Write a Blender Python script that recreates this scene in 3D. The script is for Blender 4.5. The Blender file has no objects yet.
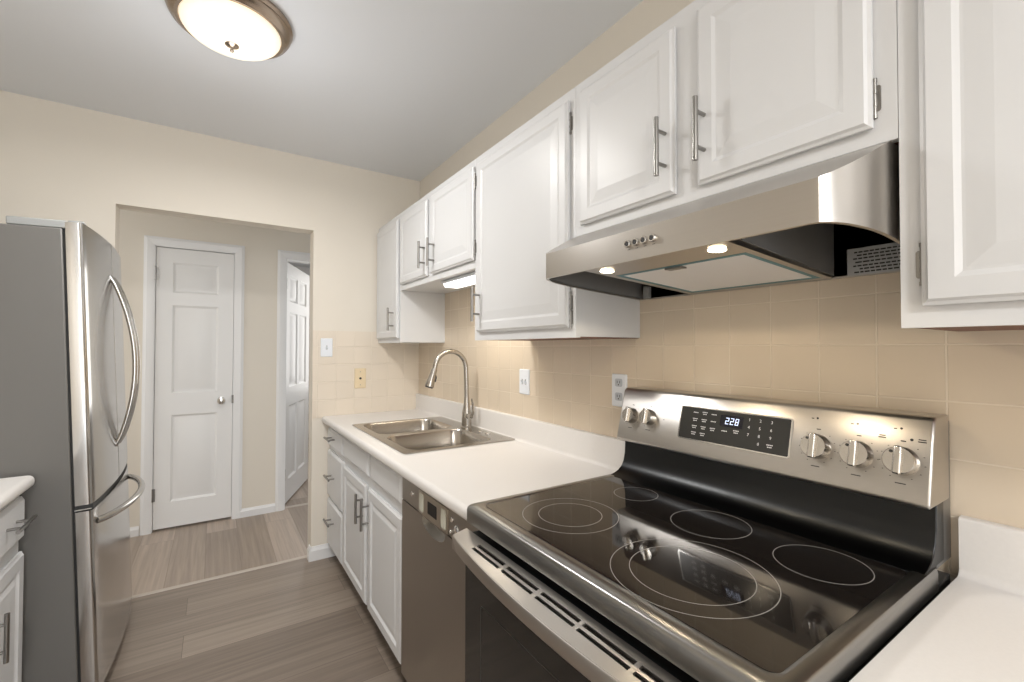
import bpy, bmesh, math
from mathutils import Vector, Matrix
R = math.radians
S = bpy.context.scene
COL = S.collection

# ------------------------------------------------------------------ camera, world, exposure
W, D, CEIL = 1.195, 2.985, 2.475          # right wall x, back wall y, ceiling z
yaw, pit, rol = R(33.484), R(0.9364), R(0.098)
fwd = Vector((math.sin(yaw)*math.cos(pit), math.cos(yaw)*math.cos(pit), math.sin(pit)))
rgt0 = Vector((math.cos(yaw), -math.sin(yaw), 0)); up0 = rgt0.cross(fwd)
rgt = rgt0*math.cos(rol)+up0*math.sin(rol); upv = up0*math.cos(rol)-rgt0*math.sin(rol)
cam = bpy.data.cameras.new('camera'); cam.sensor_width = 36; cam.lens = 449.416*36/1024; cam.clip_start = .01
co = bpy.data.objects.new('camera', cam); COL.objects.link(co)
m = Matrix((rgt, upv, -fwd)).transposed().to_4x4(); m.translation = (0, 0, 1.30)
co.matrix_world = m; S.camera = co
S.view_settings.view_transform = 'Standard'; S.view_settings.look = 'None'
S.view_settings.exposure = 0.0; S.view_settings.gamma = 1; S.view_settings.use_curve_mapping = False
wd = bpy.data.worlds.new('sky'); S.world = wd; wd.use_nodes = True
wd.node_tree.nodes['Background'].inputs[0].default_value = (.82, .9, 1, 1)
wd.node_tree.nodes['Background'].inputs[1].default_value = 1.0
S.cycles.use_denoising = True
S.cycles.max_bounces = 10; S.cycles.diffuse_bounces = 6; S.cycles.glossy_bounces = 5
S.cycles.sample_clamp_indirect = 4

def light(name, kind, loc, power, col=(1, 1, 1), size=.3, size_y=None, direction=None, radius=None, spread=None):
    l = bpy.data.lights.new(name, kind); l.energy = power; l.color = col
    if kind == 'AREA':
        l.shape = 'RECTANGLE' if size_y else 'DISK'; l.size = size
        if size_y: l.size_y = size_y
        if spread: l.spread = spread
    else:
        l.shadow_soft_size = radius or .1
    o = bpy.data.objects.new(name, l); COL.objects.link(o); o.location = loc
    if direction: o.rotation_euler = Vector(direction).to_track_quat('-Z', 'Y').to_euler()
    return o
# added fill lights: at the made-up rear opening, in the hall and far room
light('fill_behind', 'AREA', (0.0, -4.15, 1.25), 48, (.90, .95, 1), 2.0, 2.0, (0.03, 1, 0.04))
light('fill_hall', 'AREA', (-1.55, 3.57, 1.4), 7, (1, .96, .90), .8, 1.8, (1, 0.05, -.05))  # unseen fill added to brighten the hall; no window here
light('fill_far_room', 'AREA', (1.6, 5.6, 1.5), 15, (1, .98, .95), 1.2, 1.4, (-.8, -1, 0))  # unseen fill added for the open door's room; no window modelled

# ------------------------------------------------------------------ materials
MATS = {}
def mat(name, col, rough=.5, metal=0., spec=.5, emit=None, estr=0, coat=0, aniso=0):
    if name in MATS: return MATS[name]
    m = bpy.data.materials.new(name); m.use_nodes = True
    b = m.node_tree.nodes['Principled BSDF']
    b.inputs['Base Color'].default_value = (*col, 1); b.inputs['Roughness'].default_value = rough
    b.inputs['Metallic'].default_value = metal; b.inputs['Specular IOR Level'].default_value = spec
    b.inputs['Coat Weight'].default_value = coat
    if emit: b.inputs['Emission Color'].default_value = (*emit, 1); b.inputs['Emission Strength'].default_value = estr
    MATS[name] = m
    return m
def nodes(m): return m.node_tree.nodes, m.node_tree.links, m.node_tree.nodes['Principled BSDF']
def add_noise_bump(m, scale=(40, 40, 40), strength=.1, dist=.002, detail=4, colvar=0, col=None, roughvar=0):
    N, L, b = nodes(m)
    tc = N.new('ShaderNodeTexCoord'); mp = N.new('ShaderNodeMapping'); mp.inputs['Scale'].default_value = scale
    nz = N.new('ShaderNodeTexNoise'); nz.inputs['Scale'].default_value = 1; nz.inputs['Detail'].default_value = detail
    L.new(tc.outputs['Object'], mp.inputs[0]); L.new(mp.outputs[0], nz.inputs[0])
    if strength:
        bp = N.new('ShaderNodeBump'); bp.inputs['Strength'].default_value = strength; bp.inputs['Distance'].default_value = dist
        L.new(nz.outputs[0], bp.inputs['Height']); L.new(bp.outputs[0], b.inputs['Normal'])
    if roughvar:
        r0 = b.inputs['Roughness'].default_value
        mr = N.new('ShaderNodeMapRange'); mr.inputs['From Min'].default_value = .3; mr.inputs['From Max'].default_value = .7
        mr.inputs['To Min'].default_value = r0-roughvar; mr.inputs['To Max'].default_value = r0+roughvar
        L.new(nz.outputs[0], mr.inputs[0]); L.new(mr.outputs[0], b.inputs['Roughness'])
    if colvar:
        c = b.inputs['Base Color'].default_value
        mx = N.new('ShaderNodeMix'); mx.data_type = 'RGBA'
        mx.inputs[6].default_value = (c[0]*(1-colvar), c[1]*(1-colvar), c[2]*(1-colvar), 1)
        mx.inputs[7].default_value = (min(1, c[0]*(1+colvar)), min(1, c[1]*(1+colvar)), min(1, c[2]*(1+colvar)), 1)
        L.new(nz.outputs[0], mx.inputs[0]); L.new(mx.outputs[2], b.inputs['Base Color'])
    return m
WALL = add_noise_bump(mat('wall_paint', (.76, .707, .622), .6), (60, 60, 60), .05, .001)
CEILM = add_noise_bump(mat('ceiling_paint', (.80, .825, .86), .7), (30, 30, 30), .05, .001)
WHITE = add_noise_bump(mat('cabinet_paint', (.70, .708, .72), .36), (90, 90, 5), .12, .0012, 6)
TRIMW = add_noise_bump(mat('trim_paint', (.82, .82, .82), .35), (50, 50, 50), .03, .001)
DOORW = add_noise_bump(mat('door_paint', (.80, .795, .785), .4), (50, 50, 6), .05, .001)
COUNTER = add_noise_bump(mat('laminate', (.74, .72, .70), .35), (160, 160, 160), .02, .0005, 3, .03)
STEEL = add_noise_bump(mat('stainless_steel', (.50, .475, .445), .30, 1), (3, 3, 420), 0, .0004, 3, .03)
STEELH = add_noise_bump(mat('stainless_brushed', (.53, .50, .465), .30, 1), (420, 3, 420), 0, .0004, 3, .03)
FSTEEL = add_noise_bump(mat('fridge_steel', (.53, .515, .495), .17, 1), (300, 300, 2), 0, .0004, 3, .03)
SINKST = add_noise_bump(mat('sink_steel', (.44, .41, .37), .25, 1), (6, 200, 6), 0, .0004, 3, .03)
DWST = add_noise_bump(mat('dishwasher_steel', (.40, .37, .335), .33, 1), (300, 300, 2), 0, .0004, 3, .03)
GRAPH = add_noise_bump(mat('graphite_steel', (.29, .285, .275), .28, 1), (200, 4, 200), 0, .0004, 3, .03)
RISER = mat('black_steel', (.04, .041, .042), .32, 1)
KNOBM = mat('knob_steel', (.62, .59, .55), .2, 1)
CHROME = mat('chrome', (.75, .74, .72), .12, 1)
NICKEL = add_noise_bump(mat('brushed_nickel', (.31, .30, .285), .3, 1), (200, 200, 200), .03, .0004)
FAUC = mat('faucet_nickel', (.44, .41, .37), .24, 1)
BRONZE = mat('antique_nickel', (.42, .34, .27), .25, 1)
BLACK = mat('black_gap', (.012, .012, .012), .6)
BGLASS = mat('black_ceramic_glass', (.012, .010, .009), .05, 0, .6)
OGLASS = mat('oven_glass', (.012, .012, .012), .06, 0, .5)
FCASE = add_noise_bump(mat('fridge_case_paint', (.15, .145, .136), .45), (200, 200, 200), .06, .0006)
GREYP = mat('grey_plastic', (.33, .34, .34), .45)
DARKIN = mat('hood_inner', (.20, .20, .20), .5)
WPLASTIC = mat('white_plastic', (.78, .82, .88), .35)
SOCK = mat('socket_plastic', (.50, .54, .60), .4)
CREAMP = mat('cream_plastic', (.75, .62, .42), .4)
SLOT = mat('slot_dark', (.03, .03, .03), .5)
RINGM = mat('burner_print', (.30, .29, .28), .3)
LETTER = mat('panel_print', (.75, .75, .75), .5)
INK = mat('black_ink', (.03, .03, .03), .5)
LED = mat('display_digits', (.6, .7, 1), .4, 0, .5, (.75, .82, 1), .85)
BROWN = add_noise_bump(mat('bare_wood', (.16, .06, .035), .5), (6, 80, 80), .1, .001, 4, .3)
FILTER = add_noise_bump(mat('filter_mesh', (.92, .90, .88), .5), (500, 500, 500), .3, .0015)
TEAL = mat('teal_film', (.06, .24, .29), .35)
PLATE = mat('grey_label', (.5, .51, .52), .5)
LAMPW = mat('warm_lamp', (1, .9, .75), .5, 0, .5, (1, .86, .62), 14)
BOWL = mat('lit_alabaster_glass', (.95, .88, .75), .35, 0, .5, (1, .88, .68), .62)
TUBEL = mat('fluorescent_diffuser', (.95, .95, .95), .4, 0, .5, (1, .97, .92), 3.0)
GLASS = mat('window_glass', (1, 1, 1), .0); nodes(GLASS)[2].inputs['Transmission Weight'].default_value = 1

def tile_mat(name, axis, off, col, grout, pitch=.1107):
    m = mat(name, col, .32); N, L, b = nodes(m)
    g = N.new('ShaderNodeNewGeometry'); s = N.new('ShaderNodeSeparateXYZ'); c = N.new('ShaderNodeCombineXYZ')
    L.new(g.outputs['Position'], s.inputs[0])
    for i, (src, o) in enumerate(((axis, off), ('Z', 1.309-pitch*12))):
        a = N.new('ShaderNodeMath'); a.operation = 'SUBTRACT'; a.inputs[1].default_value = o
        L.new(s.outputs[src], a.inputs[0]); L.new(a.outputs[0], c.inputs[i])
    br = N.new('ShaderNodeTexBrick'); br.offset = 0; br.squash = 1
    br.inputs['Scale'].default_value = 1; br.inputs['Brick Width'].default_value = pitch; br.inputs['Row Height'].default_value = pitch
    br.inputs['Mortar Size'].default_value = .0020; br.inputs['Mortar Smooth'].default_value = .3; br.inputs['Bias'].default_value = 0
    k = [x*.95 for x in col]
    br.inputs['Color1'].default_value = (*col, 1); br.inputs['Color2'].default_value = (*k, 1); br.inputs['Mortar'].default_value = (*grout, 1)
    L.new(c.outputs[0], br.inputs['Vector']); L.new(br.outputs['Color'], b.inputs['Base Color'])
    bp = N.new('ShaderNodeBump'); bp.invert = True; bp.inputs['Strength'].default_value = .8; bp.inputs['Distance'].default_value = .002
    L.new(br.outputs['Fac'], bp.inputs['Height']); L.new(bp.outputs[0], b.inputs['Normal'])
    return m
TILE_R = tile_mat('wall_tile_right', 'Y', .264-.1107*40, (.70, .60, .475), (.80, .705, .58))
TILE_B = tile_mat('wall_tile_back', 'X', W-.1107*20, (.76, .68, .575), (.80, .725, .62))

def plank_mat(name, along_x, c1, c2, row=.182, length=1.22, off=(0, 0), rough=.38):
    m = mat(name, c1, rough); N, L, b = nodes(m)
    g = N.new('ShaderNodeNewGeometry'); s = N.new('ShaderNodeSeparateXYZ'); c = N.new('ShaderNodeCombineXYZ')
    L.new(g.outputs['Position'], s.inputs[0])
    for i, src in enumerate(('X', 'Y') if along_x else ('Y', 'X')):
        a = N.new('ShaderNodeMath'); a.inputs[1].default_value = 20+off[i]; L.new(s.outputs[src], a.inputs[0]); L.new(a.outputs[0], c.inputs[i])
    br = N.new('ShaderNodeTexBrick'); br.offset = .37; br.offset_frequency = 2
    br.inputs['Scale'].default_value = 1; br.inputs['Brick Width'].default_value = length; br.inputs['Row Height'].default_value = row
    br.inputs['Mortar Size'].default_value = .0012; br.inputs['Mortar Smooth'].default_value = .2
    br.inputs['Color1'].default_value = (*c1, 1); br.inputs['Color2'].default_value = (*c2, 1)
    br.inputs['Mortar'].default_value = (*[x*.8 for x in c1], 1)
    L.new(c.outputs[0], br.inputs['Vector'])
    # a separate grain offset per plank
    mp = N.new('ShaderNodeMapping'); mp.inputs['Scale'].default_value = (1.6, 46, 1)
    ad = N.new('ShaderNodeVectorMath'); ad.operation = 'MULTIPLY_ADD'; ad.inputs[1].default_value = (7, 7, 7)
    L.new(br.outputs['Color'], ad.inputs[0]); L.new(c.outputs[0], ad.inputs[2]); L.new(ad.outputs[0], mp.inputs[0])
    nz = N.new('ShaderNodeTexNoise'); nz.inputs['Scale'].default_value = 1; nz.inputs['Detail'].default_value = 7; nz.inputs['Roughness'].default_value = .6
    nz.inputs['Distortion'].default_value = .5
    L.new(mp.outputs[0], nz.inputs[0])
    cr = N.new('ShaderNodeMapRange'); cr.inputs['From Min'].default_value = .25; cr.inputs['From Max'].default_value = .75
    cr.inputs['To Min'].default_value = .72; cr.inputs['To Max'].default_value = 1.2
    L.new(nz.outputs[0], cr.inputs[0])
    mx = N.new('ShaderNodeVectorMath'); mx.operation = 'SCALE'
    L.new(br.outputs['Color'], mx.inputs[0]); L.new(cr.outputs[0], mx.inputs['Scale']); L.new(mx.outputs[0], b.inputs['Base Color'])
    bp = N.new('ShaderNodeBump'); bp.inputs['Strength'].default_value = .12; bp.inputs['Distance'].default_value = .001
    L.new(nz.outputs[0], bp.inputs['Height']); L.new(bp.outputs[0], b.inputs['Normal'])
    return m
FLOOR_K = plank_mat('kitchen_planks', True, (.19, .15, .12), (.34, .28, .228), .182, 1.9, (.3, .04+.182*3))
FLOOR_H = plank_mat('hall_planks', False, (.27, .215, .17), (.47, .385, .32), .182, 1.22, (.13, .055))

# ------------------------------------------------------------------ mesh helpers
class MB:
    def __init__(s): s.bm = bmesh.new()
    def vs(s, pts): return [s.bm.verts.new(p) for p in pts]
    def face(s, vs):
        try: return s.bm.faces.new(vs)
        except ValueError: return None
    def box(s, x0, x1, y0, y1, z0, z1):
        v = s.vs([(x, y, z) for x in (x0, x1) for y in (y0, y1) for z in (z0, z1)])
        for f in ((0, 1, 3, 2), (4, 6, 7, 5), (0, 4, 5, 1), (2, 3, 7, 6), (0, 2, 6, 4), (1, 5, 7, 3)): s.face([v[i] for i in f])
        return s
    def loft(s, loops, c0=True, c1=True, closed=True):
        L = [s.vs(l) for l in loops]; n = len(L[0])
        for a, b in zip(L, L[1:]):
            for i in range(n if closed else n-1):
                j = (i+1) % n; s.face([a[i], a[j], b[j], b[i]])
        if c0: s.face(L[0][::-1])
        if c1: s.face(L[-1])
        return s
    def prism(s, poly, f, a, b): return s.loft([[f(u, v, a) for u, v in poly], [f(u, v, b) for u, v in poly]])
    def tube(s, pts, r, n=12, cap=True):
        pts = [Vector(p) for p in pts]; rr = r if isinstance(r, (list, tuple)) else [r]*len(pts)
        t0 = (pts[1]-pts[0]).normalized(); ref = Vector((0, 0, 1)) if abs(t0.z) < .9 else Vector((1, 0, 0))
        u = t0.cross(ref).normalized(); loops = []
        for i, p in enumerate(pts):
            t = (pts[min(i+1, len(pts)-1)]-pts[max(i-1, 0)]).normalized()
            u = (u-t*u.dot(t)).normalized(); w = t.cross(u)
            q = rr[i]; ru, rw = q if isinstance(q, (list, tuple)) else (q, q)
            loops.append([p+u*ru*math.cos(2*math.pi*k/n)+w*rw*math.sin(2*math.pi*k/n) for k in range(n)])
        return s.loft(loops, cap, cap)
    def cyl(s, p0, p1, r, n=20): return s.tube([p0, p1], r, n)
    def lathe(s, prof, c, axis=(0, 0, 1), n=40, cap=True):
        a = Vector(axis).normalized(); ref = Vector((0, 0, 1)) if abs(a.z) < .9 else Vector((1, 0, 0))
        u = a.cross(ref).normalized(); w = a.cross(u); c = Vector(c)
        return s.loft([[c+a*h+(u*math.cos(2*math.pi*k/n)+w*math.sin(2*math.pi*k/n))*r for k in range(n)] for r, h in prof], cap, cap)
    def plate(s, outer, holes, f, a, b):
        """flat plate with holes between depths a and b; f(u,v,w) -> xyz"""
        tmp = bmesh.new(); E = []
        for lp in [outer]+list(holes):
            vv = [tmp.verts.new((u, v, 0)) for u, v in lp]
            E += [tmp.edges.new((vv[i], vv[(i+1) % len(vv)])) for i in range(len(vv))]
        bmesh.ops.triangle_fill(tmp, use_beauty=True, use_dissolve=False, edges=E, normal=(0, 0, 1))
        tmp.verts.index_update()
        for d in (a, b):
            vv = [s.bm.verts.new(f(v.co.x, v.co.y, d)) for v in tmp.verts]
            for fc in tmp.faces: s.face([vv[x.index] for x in fc.verts])
        tmp.free()
        for lp in [outer]+list(holes):
            s.loft([[f(u, v, a) for u, v in lp], [f(u, v, b) for u, v in lp]], False, False)
        bmesh.ops.remove_doubles(s.bm, verts=s.bm.verts[:], dist=1e-6)
        return s
    def build(s, name, material, parent=None, bevel=0, seg=2, smooth=True, ang=38, label=None):
        bm = s.bm
        bmesh.ops.recalc_face_normals(bm, faces=bm.faces[:])
        org = Vector((0, 0, 0)); q = parent
        while q is not None: org += q.location; q = q.parent
        if parent is not None: bmesh.ops.translate(bm, verts=bm.verts[:], vec=-org)
        me = bpy.data.meshes.new(name); bm.to_mesh(me); bm.free()
        if smooth: me.shade_smooth(); me.set_sharp_from_angle(angle=R(ang))
        me.materials.append(material)
        o = bpy.data.objects.new(name, me); COL.objects.link(o)
        if parent is not None: o.parent = parent
        if bevel:
            md = o.modifiers.new('edge', 'BEVEL'); md.width = bevel; md.segments = seg; md.limit_method = 'ANGLE'; md.angle_limit = R(40)
            md.harden_normals = False
        if label: o['label'] = label
        return o

def rect(u0, u1, v0, v1): return [(u0, v0), (u1, v0), (u1, v1), (u0, v1)]
def rrect(u0, u1, v0, v1, r, n=6):
    P = []
    for cu, cv, a in ((u1-r, v1-r, 0), (u0+r, v1-r, 90), (u0+r, v0+r, 180), (u1-r, v0+r, 270)):
        P += [(cu+r*math.cos(R(a+90*k/n)), cv+r*math.sin(R(a+90*k/n))) for k in range(n+1)]
    return P
def circ(cu, cv, r, n=24): return [(cu+r*math.cos(2*math.pi*k/n), cv+r*math.sin(2*math.pi*k/n)) for k in range(n)]
XY = lambda u, v, w: (u, v, w)
YZ = lambda u, v, w: (w, u, v)
XZ = lambda u, v, w: (u, w, v)

def thing(name, label, cat, loc=(0, 0, 0), group=None, kind=None):
    o = bpy.data.objects.new(name, None); COL.objects.link(o); o.location = loc; o.empty_display_size = .1
    o['label'] = label; o['category'] = cat
    if group: o['group'] = group
    if kind: o['kind'] = kind
    return o
def struct(o, label=None, cat=None):
    o['kind'] = 'structure'
    if label: o['label'] = label
    if cat: o['category'] = cat
    return o
_font = None
def text_mesh(mb, items, f):
    """items: (string, u, v, size) centred at u,v ; f(u,v) -> xyz on the surface"""
    for s, u, v, size in items:
        cu = bpy.data.curves.new('t', 'FONT'); cu.body = s; cu.size = size; cu.align_x = 'CENTER'; cu.align_y = 'CENTER'; cu.resolution_u = 2
        o = bpy.data.objects.new('t', cu); COL.objects.link(o); bpy.context.view_layer.update()
        me = bpy.data.meshes.new_from_object(o.evaluated_get(bpy.context.evaluated_depsgraph_get()))
        vv = [mb.bm.verts.new(f(u+p.co.x, v+p.co.y)) for p in me.vertices]
        for p in me.polygons: mb.face([vv[i] for i in p.vertices])
        bpy.data.objects.remove(o); bpy.data.curves.remove(cu); bpy.data.meshes.remove(me)

# ------------------------------------------------------------------ room shell
LW = -1.16; REAR = -4.2; HB = 4.04
OX0, OX1, OZ = -.424, .503, 2.027
def slab(name, outer, holes, f, a, b, m, label, cat):
    return struct(MB().plate(outer, holes, f, a, b).build(name, m, smooth=False), label, cat)
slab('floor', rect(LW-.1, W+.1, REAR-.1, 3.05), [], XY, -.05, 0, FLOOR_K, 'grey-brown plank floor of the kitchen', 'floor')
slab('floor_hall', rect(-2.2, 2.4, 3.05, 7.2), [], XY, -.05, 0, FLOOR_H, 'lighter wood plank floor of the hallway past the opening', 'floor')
slab('ceiling', rect(LW-.1, W+.1, REAR-.1, D+.115), [], XY, CEIL, CEIL+.05, CEILM, 'pale grey painted kitchen ceiling', 'ceiling')
slab('ceiling_hall', rect(-2.2, 2.4, D+.115, 7.2), [], XY, CEIL, CEIL+.05, CEILM, 'ceiling of the hallway and far room', 'ceiling')
slab('wall_right', rect(REAR, D, 0, CEIL), [], YZ, W, W+.1, WALL, 'tan painted wall behind the stove and upper cabinets', 'wall')
slab('wall_left', rect(REAR, D, 0, CEIL), [], YZ, LW-.1, LW, WALL, 'cream wall on the refrigerator side', 'wall')
slab('wall_back', [(LW-.1, 0), (OX0, 0), (OX0, OZ), (OX1, OZ), (OX1, 0), (W+.1, 0), (W+.1, CEIL), (LW-.1, CEIL)], [], XZ, D, D+.115, WALL, 'cream wall with the open doorway to the hall', 'wall')
slab('wall_rear', [(LW-.1, 0), (-1.0, 0), (-1.0, 2.1), (1.0, 2.1), (1.0, 0), (W+.1, 0), (W+.1, CEIL), (LW-.1, CEIL)], [], XZ, REAR-.1, REAR, WALL, 'cream wall behind the camera with a glazed doorway added for light', 'wall')
d1a, d1b, d2a, d2b, dz = -.362, .128, .472, 1.27, 2.03
slab('wall_hall', [(-2.2, 0), (d1a, 0), (d1a, dz), (d1b, dz), (d1b, 0), (d2a, 0), (d2a, dz), (d2b, dz), (d2b, 0), (2.4, 0), (2.4, CEIL), (-2.2, CEIL)], [], XZ, HB, HB+.11, WALL, 'tan hallway wall holding two white doors', 'wall')
slab('wall_hall_left', rect(D+.115, HB, 0, CEIL), [], YZ, -2.2, -2.1, WALL, 'end wall of the hallway on the left', 'wall')
slab('wall_hall_right', rect(D+.115, HB, 0, CEIL), [], YZ, 2.3, 2.4, WALL, 'end wall of the hallway on the right', 'wall')
slab('wall_far_room', rect(-.6, 2.4, 0, CEIL), [], XZ, 7.1, 7.2, TRIMW, 'white wall of the far room', 'wall')
slab('wall_far_room_left', rect(HB+.11, 7.1, 0, CEIL), [], YZ, .30, .36, TRIMW, 'left wall of the far room', 'wall')
slab('wall_far_room_right', rect(HB+.11, 7.1, 0, CEIL), [], YZ, 2.3, 2.4, TRIMW, 'right wall of the far room', 'wall')
slab('wall_closet', rect(-.6, .3, 0, CEIL), [], XZ, HB+.6, HB+.65, WALL, 'back of the closet behind the closed door', 'wall')
# unseen glazed doorway, added behind the camera to let light in
w = thing('fill_window', 'wide glazed sliding door added behind the camera to let fill light in', 'window', (0, REAR-.05, 0), kind='structure')
f_ = MB()
for x0, x1 in ((-1.0, -.94), (-.03, .03), (.94, 1.0)): f_.box(x0, x1, REAR-.08, REAR-.02, 0, 2.1)
for z0, z1 in ((0, .07), (2.03, 2.1)): f_.box(-.94, .94, REAR-.075, REAR-.025, z0, z1)
f_.build('fill_window_frame', TRIMW, w)
MB().box(-.94, .94, REAR-.052, REAR-.048, .07, 2.03).build('fill_window_pane', GLASS, w)
# tile fields
slab('wall_tile_right', rect(-1.4, D-.004, .86, 1.64), [], YZ, W-.004, W, TILE_R, 'square beige tiles along the counter wall', 'tiles')
slab('wall_tile_back', rect(OX1-.0, W-.004, .868, 1.408), [], XZ, D-.004, D, TILE_B, 'cream square tiles on the back wall above the counter', 'tiles')
# threshold, baseboards
TH = mat('threshold_strip', (.52, .46, .40), .4)
struct(MB().prism([(3.044, 0), (3.070, 0), (3.066, .006), (3.048, .006)], lambda u, v, w: (w, u, v), OX0, OX1).build('trim_1', TH), 'thin light transition strip across the doorway floor', 'threshold')
struct(MB().prism([(4.06, 0), (4.10, 0), (4.095, .006), (4.065, .006)], lambda u, v, w: (w, u, v), d2a, d2b).build('trim_2', TH), 'transition strip under the half-open hall door', 'threshold')
def base_profile(h, t): return [(0, 0), (t, 0), (t, h*.72), (t*.55, h*.86), (t*.4, h), (0, h)]
bb = MB()
bb.prism(base_profile(.085, .014), lambda u, v, w: (w, D-u, v), OX1, .66)
bb.prism(base_profile(.085, .014), lambda u, v, w: (OX1-u, w, v), D-.014, D+.045)
struct(bb.build('baseboard_back', TRIMW, ang=25), 'short white baseboard between the doorway and the drawers', 'baseboard')
bb = MB()
bb.prism(base_profile(.065, .014), lambda u, v, w: (w, HB-u, v), .158, .413)
struct(bb.build('baseboard_hall', TRIMW, ang=25), 'white baseboard between the two hall doors', 'baseboard')
bb = MB(); bb.prism(base_profile(.065, .014), lambda u, v, w: (w, HB-u, v), -2.1, -.424)
struct(bb.build('baseboard_hall_left', TRIMW, ang=25), 'white baseboard left of the closed hall door', 'baseboard')

def casing(x0, x1, zt, y, wd=.062, th=.016):
    mb = MB(); prof = [(0, 0), (0, th*.6), (wd*.18, th*.75), (wd*.3, th), (wd*.75, th*.85), (wd, th*.55), (wd, 0)]
    # swept round the opening with mitred corners
    for a, b in (((x0, 0), (x0, zt)), ((x0, zt), (x1, zt)), ((x1, zt), (x1, 0))):
        def ring(p, first):
            out = []
            for u, t in prof:
                o = wd-u
                if p == (x0, 0): q = (x0-o, 0)
                elif p == (x0, zt): q = (x0-o, zt+o)
                elif p == (x1, zt): q = (x1+o, zt+o)
                else: q = (x1+o, 0)
                out.append((q[0], y-t, q[1]))
            return out
        mb.loft([ring(a, 1), ring(b, 0)])
    return mb
def panel_door_mesh(w, h, t, panels):
    """slab 0..w, 0..h in (u,v), front at depth 0 facing -; raised moulded panels on both faces"""
    mb = MB()
    us = sorted({0, w}|{p[0] for p in panels}|{p[1] for p in panels}); vs_ = sorted({0, h}|{p[2] for p in panels}|{p[3] for p in panels})
    for side in (0, 1):
        dd = lambda d: d if side == 0 else t-d
        for i in range(len(us)-1):
            for j in range(len(vs_)-1):
                c = (us[i], us[i+1], vs_[j], vs_[j+1])
                hit = any(p[0]-1e-6 <= c[0] and c[1] <= p[1]+1e-6 and p[2]-1e-6 <= c[2] and c[3] <= p[3]+1e-6 for p in panels)
                if not hit: mb.face(mb.vs([(u, dd(0), v) for u, v in rect(*c)]))
        for p in panels:
            loops = []
            for ins, d in ((0, 0), (.007, .006), (.015, .010), (.022, .010), (.046, .002)):
                loops.append([(u, dd(d), v) for u, v in rect(p[0]+ins, p[1]-ins, p[2]+ins, p[3]-ins)])
            mb.loft(loops, False, True)
    mb.loft([[(0, 0, 0), (w, 0, 0), (w, 0, h), (0, 0, h)], [(0, t, 0), (w, t, 0), (w, t, h), (0, t, h)]], False, False)
    bmesh.ops.remove_doubles(mb.bm, verts=mb.bm.verts[:], dist=1e-6)
    return mb
def xform(mb, M): bmesh.ops.transform(mb.bm, matrix=M, verts=mb.bm.verts[:]); return mb
JAMB = TRIMW
# closed closet door in the hall
d = thing('door_1', 'closed narrow white three-panel door in the hallway', 'door', (-.117, HB, 0), kind='structure')
casing(d1a+.004, d1b-.004, dz-.004, HB).build('door_casing', TRIMW, d, ang=25)
jb = MB(); jb.box(d1a, d1a+.008, HB+.0, HB+.11, 0, dz); jb.box(d1b-.008, d1b, HB, HB+.11, 0, dz); jb.box(d1a, d1b, HB, HB+.11, dz-.008, dz)
jb.build('door_jamb', JAMB, d)
dw_ = d1b-d1a-.022
mb = panel_door_mesh(dw_, 2.0, .035, [(.095, dw_-.095, 1.68, 1.90), (.095, dw_-.095, .955, 1.59), (.095, dw_-.095, .18, .80)])
leaf = xform(mb, Matrix.Translation((d1a+.011, HB+.006, .017))).build('door_leaf', DOORW, d, ang=20)
kb = MB(); kc = (.045, HB+.006, .905)
kb.lathe([(.001, .0), (.026, 0), (.026, .004), (.012, .008), (.010, .028), (.022, .034), (.027, .045), (.024, .056), (.012, .061), (.001, .0615)], kc, (0, -1, 0), 28)
kb.build('door_knob', CHROME, leaf)
for z in (1.83, .26):
    hb = MB(); hb.cyl((d1a+.008, HB-.004, z-.045), (d1a+.008, HB-.004, z+.045), .006, 10); hb.box(d1a+.001, d1a+.022, HB-.0025, HB+.0055, z-.044, z+.044)
    hb.build('door_hinge', NICKEL, d)
sp = MB(); sp.box(d1b-.016, d1b-.002, HB-.003, HB+.004, .88, .94); sp.build('strike_plate', mat('dull_metal', (.2, .19, .18), .5, .6), d)
# half-open six-panel door
d = thing('door_2', 'white six-panel door standing open into the far room', 'door', (.83, HB, 0), kind='structure')
casing(d2a+.004, d2b-.004, dz-.004, HB).build('door_casing', TRIMW, d, ang=25)
jb = MB(); jb.box(d2a, d2a+.012, HB, HB+.11, 0, dz); jb.box(d2b-.012, d2b, HB, HB+.11, 0, dz); jb.box(d2a, d2b, HB, HB+.11, dz-.012, dz)
jb.build('door_jamb', JAMB, d)
w6 = .765; c1, c2, c3, c4 = .115, .350, .415, .650
mb = panel_door_mesh(w6, 2.0, .035, [(a, b, z0, z1) for a, b in ((c1, c2), (c3, c4)) for z0, z1 in ((1.68, 1.90), (.955, 1.59), (.18, .80))])
leaf = xform(mb, Matrix.Translation((d2a+.014, HB+.075, .015)) @ Matrix.Rotation(R(67.5), 4, 'Z')).build('door_leaf', DOORW, d, ang=20)
for z in (1.83, .26):
    hb = MB(); hb.cyl((d2a+.016, HB+.066, z-.045), (d2a+.016, HB+.066, z+.045), .006, 10); hb.box(d2a+.011, d2a+.0145, HB+.03, HB+.066, z-.044, z+.044)
    hb.build('door_hinge', NICKEL, d)
# ceiling fixture of the far room
t = thing('ceiling_light', 'bright flush ceiling light in the room past the open door', 'ceiling light', (.98, 6.1, CEIL))
MB().lathe([(.001, 0), (.17, 0), (.17, -.03), (.15, -.035), (.15, -.02), (.001, -.02)], (.98, 6.1, CEIL)).build('rim', TRIMW, t)
MB().lathe([(.149, -.03), (.13, -.06), (.08, -.08), (.001, -.085)], (.98, 6.1, CEIL)).build('glass_bowl', TUBEL, t)

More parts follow.
